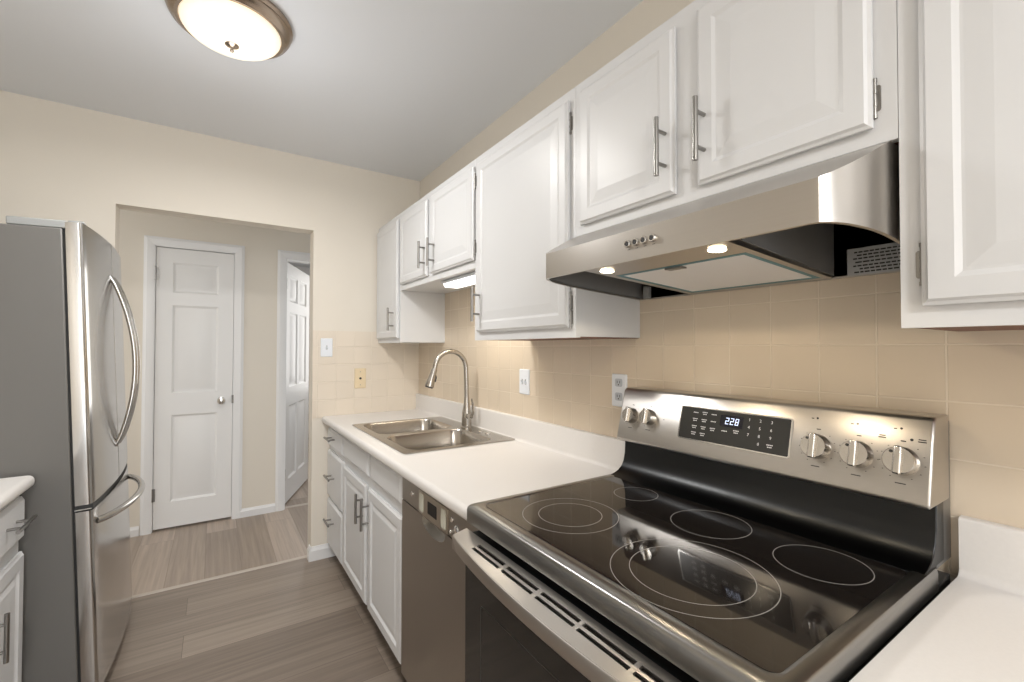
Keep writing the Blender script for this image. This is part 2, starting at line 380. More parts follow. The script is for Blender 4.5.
# ------------------------------------------------------------------ cabinets
def nested(mb, f, u0, u1, v0, v1, steps):
    mb.loft([[f(u, v, h) for u, v in rect(u0+i, u1-i, v0+i, v1-i)] for i, h in steps])
RAISED = [(.005, 0), (.005, .004), (0, .005), (0, .011), (.005, .0135), (.009, .018), (.038, .018), (.046, .0145), (.050, .0145), (.080, .0174)]
SHAKER = [(.005, 0), (.005, .004), (0, .005), (0, .011), (.005, .0135), (.009, .018), (.046, .018), (.054, .011), (.060, .011), (.080, .016)]
DRAW = [(0, 0), (0, .008), (.010, .017), (.012, .018)]
def bar_pull(parent, y, z, x, sgn, length=.137, vertical=True, name='handle', face=None):
    """x: bar axis; sgn: outward direction along X; face: surface the posts stand on"""
    mb = MB(); h = length/2; p = .0385
    ax = (lambda t: (x, y, z+t)) if vertical else (lambda t: (x, y+t, z))
    mb.cyl(ax(-h), ax(h), .006, 14)
    for t in (-p, p):
        q = ax(t); mb.cyl(q, (face, q[1], q[2]), .0045, 10)
    return mb.build(name, NICKEL, parent)
def hinge(parent, y, z, x, sgn, dirn, n=.06):
    mb = MB(); mb.cyl((x+sgn*.003, y, z-n/2), (x+sgn*.003, y, z+n/2), .003, 10)
    for k in (-.5, -.17, .17, .5): mb.lathe([(.001, -.003), (.0038, -.003), (.0038, .003), (.001, .003)], (x+sgn*.003, y, z+k*n), n=10)
    mb.plate(rrect(min(y, y+dirn*.008), max(y, y+dirn*.008), z-n*.36, z+n*.36, .004, 3), [], YZ, x+sgn*.0018, x+sgn*.0003)
    return mb.build('hinge', NICKEL, parent)
def door(parent, y0, y1, z0, z1, x, sgn, handle=None, hinge_side=None, hz=(), steps=RAISED, name='door'):
    mb = MB(); nested(mb, lambda u, v, h: (x+sgn*h, u, v), y0, y1, z0, z1, steps)
    dr = mb.build(name, WHITE, parent, smooth=False)
    if handle: bar_pull(dr, handle[0], handle[1], x+sgn*(.018+.033), sgn, face=x+sgn*.017)
    if hinge_side:
        yy = (y0-.001) if hinge_side < 0 else (y1+.001)
        for z in hz: hinge(dr, yy, z, x, sgn, hinge_side)
    return dr
XF = .906
def wall_cab(label, y0, y1, z0, z1, brown=True):
    t = thing('wall_cabinet', label, 'cabinet', (W-.15, (y0+y1)/2, z0), 'white upper cabinets along the stove wall')
    mb = MB(); mb.box(XF, W-.004 if z0 < 1.6 else W-.004, y0, y1, z0+.003, z1)
    mb.box(XF, XF+.018, y0, y1, z0, z0+.003)
    mb.build('body', WHITE, t, smooth=False)
    MB().box(XF+.019, W-.006, y0+.004, y1-.004, z0+.001, z0+.0028).build('bottom_panel', BROWN if brown else WHITE, t, smooth=False)
    return t
t = wall_cab('narrow white single-door upper cabinet in the corner by the back wall', 2.556, D-.001, 1.333, 2.095, False)
door(t, 2.572, 2.968, 1.358, 2.062, XF, -1, (2.63, 1.472), 1, ())
t = wall_cab('short white two-door upper cabinet above the sink', 1.651, 2.555, 1.637, 2.095, False)
door(t, 2.138, 2.526, 1.668, 2.06, XF, -1, (2.151, 1.773))
door(t, 1.648, 2.086, 1.668, 2.06, XF, -1, (2.038, 1.768), -1, (2.00, 1.72))
t = wall_cab('tall white single-door upper cabinet left of the range hood', 1.021, 1.650, 1.333, 2.095)
door(t, 1.043, 1.613, 1.365, 2.06, XF, -1, (1.583, 1.476), -1, (1.99, 1.44, 1.395))
t = wall_cab('white two-door upper cabinet directly above the range hood', .254, 1.020, 1.637, 2.095)
door(t, .662, .991, 1.663, 2.06, XF, -1, (.684, 1.772), 1, ())
door(t, .284, .603, 1.663, 2.06, XF, -1, (.582, 1.773), -1, (1.712,))
t = wall_cab('white upper cabinet right of the range hood, nearest the camera', -.36, .253, 1.333, 2.095)
door(t, -.335, .225, 1.366, 2.06, XF, -1, (-.30, 1.472), 1, (1.43, 1.99))

XB = .607
t = thing('base_cabinet', 'white base cabinet with three stacked drawers by the doorway', 'cabinet', (.9, 2.78, 0), 'white base cabinets under the sink counter')
mb = MB(); mb.box(XB, W-.005, 2.572, D-.002, .10, .837); mb.build('body', WHITE, t, smooth=False)
MB().box(.665, .68, 2.572, D-.002, 0, .10).build('toe_kick', BLACK, t)
for (z0, z1), hz in zip(((.702, .806), (.395, .672), (.105, .376)), (.756, .53, .27)):
    mb = MB(); nested(mb, lambda u, v, h: (XB-h, u, v), 2.586, 2.966, z0, z1, DRAW)
    dr = mb.build('drawer', WHITE, t, smooth=False)
    bar_pull(dr, 2.805, hz+.008, XB-.018-.036, -1, .13, False, face=XB-.017)
t = thing('base_cabinet', 'white two-door sink base cabinet with false drawer fronts', 'cabinet', (.9, 2.1, 0), 'white base cabinets under the sink counter')
mb = MB(); mb.box(XB, XB+.02, 1.625, 2.571, .10, .837); mb.box(XB+.02, W-.005, 1.625, 1.643, .10, .837); mb.box(XB+.02, W-.005, 2.553, 2.571, .10, .837); mb.box(XB+.02, W-.005, 1.643, 2.553, .10, .118)
mb.build('body', WHITE, t, smooth=False)
MB().box(.665, .68, 1.625, 2.571, 0, .10).build('toe_kick', BLACK, t)
for y0, y1 in ((2.094, 2.562), (1.652, 2.052)):
    mb = MB(); nested(mb, lambda u, v, h: (XB-h, u, v), y0, y1, .708, .818, DRAW); mb.build('false_drawer_front', WHITE, t, smooth=False)
door(t, 2.122, 2.562, .112, .662, XB, -1, (2.160, .55), 1, (), SHAKER)
door(t, 1.640, 2.084, .112, .662, XB, -1, (2.066, .547), -1, (.598, .20), SHAKER)
t = thing('base_cabinet', 'white base cabinet under the counter right of the stove', 'cabinet', (.9, -.1, 0))
mb = MB(); mb.box(XB, W-.005, -.6, .246, .10, .837); mb.build('body', WHITE, t, smooth=False)
MB().box(.665, .68, -.6, .246, 0, .10).build('toe_kick', BLACK, t)
for y0, y1 in ((-.17, .23), (-.585, -.19)):
    mb = MB(); nested(mb, lambda u, v, h: (XB-h, u, v), y0, y1, .69, .815, DRAW); dr = mb.build('drawer', WHITE, t, smooth=False)
    bar_pull(dr, (y0+y1)/2, .752, XB-.054, -1, .13, False, face=XB-.017)
    door(t, y0, y1, .115, .66, XB, -1, ((y1 if y0 < -.3 else y0)+(-.04 if y0 < -.3 else .04), .55), None, (), SHAKER)
# left run beside the refrigerator
XL = -.532
t = thing('base_cabinet', 'white base cabinet beside the refrigerator on the left', 'cabinet', (-.85, 1.6, 0))
mb = MB(); mb.box(LW+.005, XL, .9, 2.138, .10, .837); mb.build('body', WHITE, t, smooth=False)
MB().box(XL-.075, XL-.06, .9, 2.138, 0, .10).build('toe_kick', BLACK, t)
for y0, y1 in ((1.53, 2.128), (.915, 1.51)):
    mb = MB(); nested(mb, lambda u, v, h: (XL+h, u, v), y0, y1, .675, .812, DRAW); dr = mb.build('drawer', WHITE, t, smooth=False)
    bar_pull(dr, (y0+y1)/2+.175, .752, XL+.018+.034, 1, .155, False, face=XL+.017)
    door(t, y0, y1, .115, .632, XL, 1, (y0+.325, .48), None, (), SHAKER)

# ------------------------------------------------------------------ worktops
CT, CB = .876, .838
def arc(cx, cz, r, a0, a1, n=6): return [(cx+r*math.cos(R(a0+(a1-a0)*k/n)), cz+r*math.sin(R(a0+(a1-a0)*k/n))) for k in range(n+1)]
def ctop_profile(xf, xw, s=1):
    BT, bh = .020, .108
    P = [(xf+.03, CB), (xf+.012, CB-.0)]
    P += arc(xf+.012, CB+.012, .012, 270, 180, 4)[1:]
    P += arc(xf+.017, CT-.017, .017, 180, 90, 5)
    P += arc(xw-BT-.014, CT+.014, .014, 270, 360, 5)
    P += arc(xw-BT+.006, CT+bh-.006, .006, 180, 90, 4)
    P += [(xw, CT+bh), (xw, CB)]
    return P
FX, WX = .560, W-.0045
SY0, SY1, SX0, SX1 = 1.728, 2.552, .632, 1.170   # sink outline
full = ctop_profile(FX, WX)
ctm = MB()
f = lambda u, v, w: (u, w, v)
hy0, hy1, hx0, hx1 = SY0+.015, SY1-.015, SX0+.015, SX1-.014
for a, b in ((1.0125, hy0), (hy1, D-.0045)): ctm.prism(full, f, a, b)
front = [(hx0, CB)]+[p for p in full if p[0] < hx0-.02 and p[1] <= CT+1e-6]+[(hx0, CT)]
front = [(hx0, CB), (FX+.012, CB)]+[p for p in full[2:] if p[0] < FX+.018 and p[1] < CT+1e-6]+[(hx0, CT)]
back = [(hx1, CT)]+[p for p in full if p[0] > hx1 and not (p[1] == CB)]+[(WX, CB), (hx1, CB)]
ctm.prism(front, f, hy0, hy1); ctm.prism(back, f, hy0, hy1)
bmesh.ops.remove_doubles(ctm.bm, verts=ctm.bm.verts[:], dist=1e-5)
o = ctm.build('countertop', COUNTER, ang=30); o['label'] = 'long white laminate countertop holding the sink, with low backsplash lip'; o['category'] = 'countertop'; o['group'] = 'white laminate countertops'
o = MB().prism(full, f, -.62, .246).build('countertop', COUNTER, ang=30); o['label'] = 'white laminate countertop right of the stove in the near corner'; o['category'] = 'countertop'; o['group'] = 'white laminate countertops'
lp = [(LW+.004 + (WX-u), v) for u, v in full]
mb = MB(); fl = ctop_profile(0, .66); mb.prism([(LW+.004+.66-u, v) for u, v in fl], f, .88, 2.139)
o = mb.build('countertop', COUNTER, bevel=.006, seg=3, ang=30); o['label'] = 'white laminate countertop end beside the refrigerator on the left'; o['category'] = 'countertop'; o['group'] = 'white laminate countertops'

# ------------------------------------------------------------------ sink, faucet
t = thing('kitchen_sink', 'stainless steel double-bowl sink set into the white countertop', 'sink', (.9, 2.14, CT))
b1 = (.672, 1.075, 2.165, 2.520); b2 = (.672, 1.075, 1.762, 2.118)
rim = MB()
holes = [rrect(*b1, .06, 8), rrect(*b2, .06, 8)]
rim.plate(rrect(SX0, SX1, SY0, SY1, .018, 5), holes, XY, CT+.0015, CT+.005)
rim.build('rim', SINKST, t, bevel=.0012, seg=1)
for b in (b1, b2):
    loops = []
    for ins, z, r in ((0, CT+.005, .06), (.006, CT-.004, .058), (.010, CT-.10, .055), (.016, CT-.150, .05), (.035, CT-.168, .04), (.12, CT-.172, .02)):
        loops.append([(u, v, z) for u, v in rrect(b[0]+ins, b[1]-ins, b[2]+ins, b[3]-ins, r, 8)])
    bo = MB().loft(loops, False, True).build('bowl', SINKST, t, ang=60)
    c = ((b[0]+b[1])/2, (b[2]+b[3])/2, CT-.1715)
    MB().lathe([(.045, 0), (.044, .003), (.036, .003), (.030, -.002), (.001, -.002)], c, n=28).build('drain', CHROME, bo)
for y in (1.985, 1.915):
    MB().lathe([(.015, 0), (.015, .003), (.010, .006), (.001, .007)], (1.125, y, CT+.005), n=18).build('hole_cover', CHROME, t)
t = thing('faucet', 'brushed nickel gooseneck pull-down faucet behind the sink', 'faucet', (1.118, 2.125, CT+.005))
fx, fy, fz = 1.118, 2.125, CT+.005
MB().lathe([(.001, 0), (.031, 0), (.031, .004), (.026, .008), (.0255, .05), (.0245, .075), (.019, .105), (.0145, .14), (.0135, .16), (.001, .16)], (fx, fy, fz), n=28).build('base', FAUC, t)
pts = [(fx, fy, fz+.15), (fx-.002, fy, fz+.24), (fx-.005, fy, fz+.31)]
cxa, cza, ra = fx-.094, fz+.315, .088
pts += [(cxa+ra*math.cos(R(a)), fy, cza+ra*math.sin(R(a))) for a in range(8, 168, 12)]
pts += [(cxa+ra*math.cos(R(166)), fy, cza+ra*math.sin(R(166))), (cxa-.092, fy, cza-.012)]
MB().tube(pts, .0125, 16).build('spout', FAUC, t)
h0 = Vector((cxa-.090, fy, cza-.002)); h1 = Vector((cxa-.122, fy, cza-.098)); ax = (h1-h0)
sh = MB().lathe([(.001, 0), (.014, 0), (.0155, .010), (.0165, .030), (.0205, .062), (.0235, .088), (.0225, .094), (.001, .094)], h0, ax, 24).build('spray_head', FAUC, t)
MB().lathe([(.001, .0945), (.020, .0945), (.019, .098), (.001, .098)], h0, ax, 24).build('nozzle', SLOT, sh)
nb = ax.normalized(); side = Vector((1, 0, 0))
MB().tube([h0+nb*.03+side*.014, h0+nb*.045+side*.021, h0+nb*.07+side*.025], [(.006, .004), (.007, .005), (.006, .004)], 10).build('spray_button', SLOT, sh)
lv = MB(); lv.cyl((fx, fy-.02, fz+.062), (fx, fy-.042, fz+.062), .016, 18)
lv.tube([(fx+.004, fy-.040, fz+.055), (fx+.010, fy-.052, fz+.085), (fx+.012, fy-.047, fz+.125), (fx+.008, fy-.040, fz+.155)], [(.008, .006), (.011, .005), (.009, .004), (.005, .003)], 12)
lv.build('lever', FAUC, t)

# ------------------------------------------------------------------ dishwasher
t = thing('dishwasher', 'stainless steel dishwasher between the sink cabinet and the stove', 'dishwasher', (.89, 1.32, 0))
DX = .584; DY0, DY1 = 1.0135, 1.617
MB().box(DX+.03, W-.01, DY0+.004, DY1-.004, .02, CB-.002).build('body', BLACK, t)
MB().box(DX, DX+.03, DY0, DY1, .745, CB-.008).build('control_strip', DWST, t, .003)
MB().box(.65, .665, DY0, DY1, .0, .105).build('toe_kick', BLACK, t)
pod = MB().plate(rrect(1.222, 1.452, .746, .822, .006, 4), [], YZ, DX-.003, DX).build('control_pod', mat('pod_steel', (.5, .46, .4), .3, 1), t, .001, 1)
MB().plate(rrect(1.302, 1.372, .765, .805, .003, 3), [], YZ, DX-.0036, DX-.002).build('display', mat('display_black', (.008, .008, .008), .4, 0, .2), pod)
for y0, y1 in ((1.408, 1.440), (1.235, 1.268)):
    MB().plate(rrect(y0, y1, .756, .814, .003, 3), [], YZ, DX-.0042, DX-.002).build('button_bar', mat('pale_grey_plastic', (.55, .55, .47), .35), pod)
for y, z, r in ((1.512, .79, .009), (1.196, .80, .008), (1.165, .778, .015), (1.205, .762, .006)):
    MB().lathe([(.001, 0), (r, 0), (r, .003), (r*.8, .005), (.001, .005)], (DX, y, z), (-1, 0, 0), 18).build('button', CHROME, t)
# recessed pocket handle
pp = [(1.245, .7405), (1.425, .7405)]+[(1.335+.09*math.cos(R(a)), .7405-.040*math.sin(R(a))**.8) for a in range(10, 180, 10)]
pp = [(1.425, .7405)]+[(1.335+.09*math.cos(R(a)), .7405-.042*math.sin(R(a))**.7) for a in range(10, 180, 10)]+[(1.245, .7405)]
dp = MB().plate(rect(DY0, DY1, .11, .742), [pp], YZ, DX, DX+.028).build('door_panel', DWST, t)
pk = MB(); pk.loft([[(DX+.0005, u, v) for u, v in pp], [(DX+.012, 1.335+(u-1.335)*.9, .7405+(v-.7405)*.75) for u, v in pp], [(DX+.022, 1.335+(u-1.335)*.7, .7405+(v-.7405)*.4) for u, v in pp]], False, True)
pk.build('pocket_handle', mat('shaded_pocket_steel', (.22, .205, .185), .3, 1), dp)  # darker steel paints in the shade inside the recess

# ------------------------------------------------------------------ range
t = thing('range', 'freestanding stainless electric range with black glass cooktop', 'stove', (.86, .635, 0))
RY0, RY1 = .2535, 1.0095
MB().box(.585, W-.02, RY0+.006, RY1-.006, .02, .871).build('body', mat('range_side_paint', (.05, .05, .05), .4), t)
# cooktop frame: rolled rim
loops = []
for ins, z, r in ((.008, .868, .012), (.001, .8685, .014), (0, .870, .014), (0, .899, .014), (.0015, .9045, .014), (.005, .908, .014), (.024, .9086, .016), (.032, .9082, .018), (.038, .9062, .018)):
    loops.append([(u, v, z) for u, v in rrect(.527+ins, 1.09, RY0+ins*.72, RY1-ins*.72, r, 6)])
MB().loft(loops, True, True).build('cooktop_frame', GRAPH, t, ang=50)
ct = MB().plate(rrect(.566, 1.026, RY0+.026, RY1-.026, .016, 6), [], XY, .9063, .9071).build('cooktop_glass', BGLASS, t)
def ring(cx, cy, r, wd=.0013):
    MB().plate(circ(cx, cy, r, 72), [circ(cx, cy, r-wd, 72)], XY, .9071, .90722).build('burner_ring', RINGM, ct, smooth=False)
for cx, cy, r in ((.707, .818, .113), (.707, .818, .075), (.702, .492, .138), (.702, .492, .104), (.934, .603, .084), (.932, .380, .077), (.955, .835, .058)): ring(cx, cy, r)
# riser between glass and control panel
P = [(1.026, .9065), (1.036, .9095), (1.050, .9125), (1.066, .9185), (1.080, .929), (1.090, .945), (1.096, .970), (1.099, 1.03), (1.14, 1.03), (1.14, .9065)]
MB().prism(P, lambda u, v, w: (u, w, v), RY0+.006, RY1-.006).build('riser', RISER, t, .002, 2, ang=60)
# control panel
BX0, BZ0, BX1, BZ1 = 1.048, 1.020, 1.086, 1.172
sl = Vector((BX1-BX0, 0, BZ1-BZ0)); SLN = sl.length; sl.normalize(); nrm = Vector((-sl.z, 0, sl.x))
def bp_(y, v, out=0): return Vector((BX0, y, BZ0))+sl*v+nrm*out
BY0, BY1 = .2565, .9945
MB().prism([(BX0+.006, BZ0-.004), (bp_(0, .002).x, bp_(0, .002).z), (bp_(0, SLN-.004).x, bp_(0, SLN-.004).z), (BX1+.008, BZ1+.004), (W-.03, BZ1+.004), (W-.03, BZ0-.004)], lambda u, v, w: (u, w, v), BY0, BY1).build('control_panel', STEEL, t, .004, 3)
MB().box(1.10, W-.008, BY0+.004, BY1-.004, .9, BZ1-.012).build('back_panel', mat('galvanized', (.3, .3, .3), .4, 1), t)
face = lambda out: (lambda u, v, w: tuple(bp_(u, v, out+w)))
disp = MB().plate(rrect(.4935, .7745, .0415, .1255, .004, 3), [], face(0), .0, .0022).build('display_panel', mat('black_panel', (.028, .028, .026), .22), t)
MB().plate(rrect(.491, .777, .039, .128, .005, 3), [rrect(.494, .774, .042, .125, .003, 3)], face(0), .0, .0028).build('display_bezel', CHROME, disp)
MB().plate(rrect(.602, .661, .087, .116, .002, 2), [], face(0), .002, .0026).build('screen', mat('screen_black', (.004, .004, .01), .1), disp)
tm = MB()
SEG = {'2': 'abged', '8': 'abcdefg'}
def seg_digit(ch, u0, v0, w_=.0088, h_=.0165, k=.0019):
    B = {'a': (0, w_, h_-k, h_), 'g': (0, w_, (h_-k)/2, (h_+k)/2), 'd': (0, w_, 0, k), 'b': (w_-k, w_, h_/2+k*.6, h_-k*1.1), 'c': (w_-k, w_, k*1.1, h_/2-k*.6), 'f': (0, k, h_/2+k*.6, h_-k*1.1), 'e': (0, k, k*1.1, h_/2-k*.6)}
    for c_ in SEG[ch]:
        a0, a1, b0, b1 = B[c_]
        tm.face(tm.vs([tuple(bp_(u0-a-.12*b, v0+b, .0030)) for a, b in rect(a0, a1, b0, b1)]))
for n_, ch in enumerate('228'): seg_digit(ch, .6475-n_*.0125, .0935)
tm.build('digits', LED, disp, smooth=False)
tm = MB()
it = []
for r_, row in enumerate(('123', '456', '789')):
    for c_, ch in enumerate(row): it.append((ch, -(.587-c_*.026), .112-r_*.018, .0098))
it += [('0', -.561, .058, .0098)]
text_mesh(tm, it, lambda u, v: tuple(bp_(-u, v, .0028)))
def dash(y, v, w_, h_=.0022): tm.face(tm.vs([tuple(bp_(y+a*w_/2, v+b*h_/2, .0028)) for a, b in ((-1, -1), (1, -1), (1, 1), (-1, 1))]))
for (y, v, two) in ((.731, .113, 0), (.705, .113, 1), (.679, .113, 0), (.731, .094, 1), (.705, .094, 1), (.679, .095, 0), (.731, .075, 1), (.705, .075, 1), (.679, .075, 1), (.731, .058, 1), (.705, .058, 1), (.647, .076, 0), (.617, .078, 1), (.535, .058, 1)):
    for k in range(4): dash(y+.0055-k*.0037, v+(.0025 if two else 0), .0026)
    if two:
        for k in range(3): dash(y+.0037-k*.0037, v-.0025, .0026)
tm.build('keypad_print', LETTER, disp, smooth=False)
KN = ((.946, .077, .0235, 0), (.880, .080, .0235, 0), (.440, .075, .0262, 1), (.368, .073, .0262, 1), (.299, .074, .0262, 1))
pm = MB()
def mark(y, v, w_, h_=.0018): pm.face(pm.vs([tuple(bp_(y+a*w_/2, v+b*h_/2, .0006)) for a, b in ((-1, -1), (1, -1), (1, 1), (-1, 1))]))
def dot(y, v, r=.0022): pm.face(pm.vs([tuple(bp_(y+r*math.cos(k*math.pi/5), v+r*math.sin(k*math.pi/5), .0006)) for k in range(10)]))
for y, v, r, big in KN:
    c = bp_(y, v, 0)
    k = MB().lathe([(.001, .0), (r*1.0, .0), (r*1.0, .002), (r*.97, .004), (r*.95, .019), (r*.88, .0225), (.001, .023)], c, nrm, 36).build('knob', KNOBM, t)
    g = MB(); hw = r*.24
    for_ = [bp_(y+a*hw, v+b*r*.98, d) for d in (.018, .031) for a, b in ((-1, -1), (1, -1), (1, 1), (-1, 1))]
    vv = g.vs(for_)
    for q in ((0, 1, 2, 3), (4, 7, 6, 5), (0, 4, 5, 1), (1, 5, 6, 2), (2, 6, 7, 3), (3, 7, 4, 0)): g.face([vv[i] for i in q])
    g.build('grip', KNOBM, k, .003, 3)
    MB().lathe([(.001, 0), (.0028, 0), (.0028, .001), (.001, .001)], bp_(y+r*.42, v+r*.55, .0228), nrm, 12).build('pointer', INK, k) if big else None
    for a in range(-50, 231, 28):
        mark(y-1.28*r*math.cos(R(a))*1.0, v-1.28*r*math.sin(R(a)), .0022, .0012) if a not in (90,) else None
    mark(y, v+r*1.42, .008, .002)
    if big: dot(y+.004, v+r*1.42+.023); mark(y+.004+.009, v+r*1.42+.022, .005)
    mark(y, v-r*1.55, .016, .0018)
for y, v, w_ in ((.331, .1175, .010), (.331, .1135, .012), (.272, .1175, .011), (.272, .1135, .012), (.83, .080, .004)): mark(y, v, w_)
dot(.287, .1155, .0026)
pm.build('panel_print', INK, t, smooth=False)
# oven door
OX = .553
hs_z = lambda x: .8535-(.534-x)*.20
N_ = 40
bow = lambda y: max(0, 1-abs((2*(y-RY0)/(RY1-RY0)-1))**2.2)
lip = lambda y: .4895-.0275*bow(y)
HYa, HYb = RY0+.010, RY1-.008
ys_ = [HYa+(HYb-HYa)*i/N_ for i in range(N_+1)]
slots = []
for k in range(5):
    ya = (.908, .7845, .668, .555, .437)[k]; yb = ya-(.111, .104, .104, .109, .11)[k]
    for x0, x1 in ((.5045, .5125), (.4915, .4985)):
        slots.append([(x0, yb), (x1, yb), (x1, ya), (x0, ya)])
tp = MB()
tp.plate([(.528, HYa)]+[(lip(y)+.003, y) for y in ys_]+[(.528, HYb)], slots, lambda u, v, w: (u, v, hs_z(u)+w), 0, -.004)
tp.build('vent_trim', STEELH, t, smooth=False)
MB().box(.487, .5145, HYa+.012, HYb-.012, .835, .838).build('vent_floor', BLACK, t)
MB().box(.530, .585, RY0+.006, RY1-.006, .215, .840).build('oven_door', BLACK, t, .004)
gl = MB().box(.525, .5305, RY0+.008, RY1-.006, .235, .835).build('door_glass', OGLASS, t, .002)
MB().plate(rrect(RY0+.10, RY1-.085, .31, .70, .01, 5), [rrect(RY0+.102, RY1-.087, .312, .698, .009, 5)], YZ, .5249, .5243).build('window_border', mat('glass_frit', (.045, .045, .042), .3), gl)
hl = []
for y in ys_:
    xo = lip(y)
    hl.append([(xo+.004, y, hs_z(xo)+.0004), (xo+.001, y, hs_z(xo)-.0006), (xo, y, hs_z(xo)-.004), (xo+.003, y, .810), (xo+.006, y, .806), (xo+.014, y, .807), (xo+.012, y, hs_z(xo)-.006)])
hd = MB().loft(hl); hd.box(.488, .526, HYb-.018, HYb, .812, .842); hd.box(.488, .526, HYa, HYa+.018, .812, .842)
hd.build('handle', STEELH, t, ang=30)
MB().box(.545, .585, RY0+.006, RY1-.006, .06, .205).build('bottom_drawer', STEELH, t, .004)

# ------------------------------------------------------------------ range hood
t = thing('range_hood', 'stainless under-cabinet range hood with rounded corners above the stove', 'range hood', (.97, .637, 1.635))
HY0, HY1, HX = .262, 1.0125, .750
zb = lambda x: 1.490-.030*(x-HX)/(W-HX)
def hood_plan(off, back):
    P = [(back, HY0+off)]
    for a in range(0, 91, 10):       # long elliptical corner
        P.append((.90-(.90-HX-off)*math.sin(R(a)), HY0+off+(.052)*(1-math.cos(R(a)))))
    Q = [(x, HY0+HY1-y) for x, y in P]
    return P+Q[::-1]
def top_z(x): return min(1.634, 1.557+(x-HX)*(1.634-1.557)/(.897-HX))
pl = hood_plan(0, W-.006)
shell = MB()
lo = [(x, y, zb(x)) for x, y in pl]; hi = [(x, y, top_z(x)) for x, y in pl]
pin = hood_plan(.006, W-.012); lin = [(x, y, zb(x)) for x, y in pin]; hin = [(x, y, top_z(x)-.008) for x, y in pin]
shell.loft([hin, lin, lo, hi], False, False)
# sloped top: strips between mirrored points
def strip(pts):
    n = len(pts)//2
    vv = shell.vs(pts)
    for i in range(n-1): shell.face([vv[i], vv[i+1], vv[-2-i], vv[-1-i]])
strip(hi)
bmesh.ops.remove_doubles(shell.bm, verts=shell.bm.verts[:], dist=1e-6)
shell.build('shell', STEELH, t, ang=18)
inn = MB()
vv = inn.vs(hin); n = len(hin)//2
for i in range(n-1): inn.face([vv[i], vv[i+1], vv[-2-i], vv[-1-i]])
a_ = pin
inn.loft([[(x+(.0015 if x < .9 else 0), y+(.0012 if y < .6 else -.0012), zb(x)+.004) for x, y in pin], [(x+(.0015 if x < .9 else 0), y+(.0012 if y < .6 else -.0012), top_z(x)-.009) for x, y in pin]], False, False)
inn.build('inner_lining', DARKIN, t)
# central housing with lamps and filter
CY0, CY1 = .452, .822
hs = MB()
fr = (HX+.006, .846)
wedge = lambda x0, x1, y0, y1, dz0=0.0, h=.10: hs.loft([[(x0, y0, zb(x0)+dz0), (x1, y0, zb(x1)+dz0), (x1, y0, 1.60 if x1 > .9 else top_z(x0)-.012), (x0, y0, top_z(x0)-.012)], [(x0, y1, zb(x0)+dz0), (x1, y1, zb(x1)+dz0), (x1, y1, 1.60 if x1 > .9 else top_z(x0)-.012), (x0, y1, top_z(x0)-.012)]])
wedge(HX+.008, .846, CY0, CY1, .001)
wedge(.846, 1.18, CY0, CY0+.016, .001); wedge(.846, 1.18, CY1-.016, CY1, .001); wedge(1.165, 1.18, CY0+.016, CY1-.016, .001)
hs.build('lamp_housing', STEELH, t)
for y in (CY0-.0015, CY1+.0015):
    MB().loft([[(.80, q, zb(.80)+.012), (1.182, q, zb(1.18)+.006), (1.182, q, 1.62), (.80, q, top_z(.80)-.012)] for q in (y-.001, y+.001)]).build('housing_side', DARKIN, t)
fl_ = MB(); fl_.loft([[(x, y, zb(x)+dz_) for x, y in rect(.862, 1.150, CY0+.029, CY1-.029)] for dz_ in (.002, .008)])
fo = fl_.build('filter', FILTER, t)
te = MB()
for (x0, x1, y0, y1) in ((.850, .862, CY0+.017, CY1-.017), (1.150, 1.164, CY0+.017, CY1-.017), (.862, 1.150, CY0+.017, CY0+.029), (.862, 1.150, CY1-.029, CY1-.017)):
    te.loft([[(x, y, zb(x)+dz_) for x, y in rect(x0, x1, y0, y1)] for dz_ in (.0015, .008)])
te.build('filter_edging', TEAL, fo)
MB().box(.858, .880, .622, .664, zb(.87)-.002, zb(.87)+.004).build('filter_latch', NICKEL, fo)
for y in (.776, .491):
    ax_ = Vector((-.0674, 0, -1)).normalized(); c_ = (.788, y, zb(.788))
    lb = MB().lathe([(.001, .0), (.0165, .0), (.0165, .0022), (.001, .0022)], c_, ax_, 24).build('lamp', LAMPW, t)
    MB().lathe([(.0166, .0), (.0195, .0), (.0195, .0012), (.0166, .0012)], c_, ax_, 24, False).build('lamp_ring', CHROME, lb)
    light('hood_lamp_light', 'SPOT', (.788, y, zb(.788)-.004), 2.0, (1, .82, .58), radius=.012, direction=(.1, 0, -1)).data.spot_size = R(140)
for y in (.673, .651, .629, .607):
    bt = MB().lathe([(.001, 0), (.0085, 0), (.0085, .006), (.0075, .008), (.006, .008), (.006, .0065), (.001, .0065)], (HX, y, 1.527), (-1, 0, 0), 20).build('button', CHROME, t)
    MB().lathe([(.001, .0066), (.0052, .0066), (.0052, .0072), (.001, .0072)], (HX, y, 1.527), (-1, 0, 0), 16).build('button_face', SLOT, bt)
pm = MB()
for y in (.673, .651, .629, .607): pm.box(HX-.0008, HX-.0002, y-.004, y+.003, 1.5145, 1.5155)
pm.build('button_print', INK, t)
lab = MB().plate(rect(.30, .423, 1.463, 1.522), [], YZ, W-.0135, W-.0145).build('warning_label', PLATE, t)
pm = MB()
for i, (v, a, b) in enumerate(((1.513, .32, .41), (1.506, .33, .405), (1.499, .315, .412), (1.491, .325, .408), (1.483, .318, .412), (1.476, .33, .40), (1.469, .315, .41))):
    y = b
    while y > a:
        l_ = .006+.006*((i*7+int(y*1000)) % 5)/4; pm.box(W-.0149, W-.0146, max(a, y-l_), y, v-.0016, v+.0016); y -= l_+.002
pm.build('label_print', INK, lab)
MB().box(W-.03, W-.016, .965, .985, zb(1.17)+.002, 1.50).build('bracket', GREYP, t)

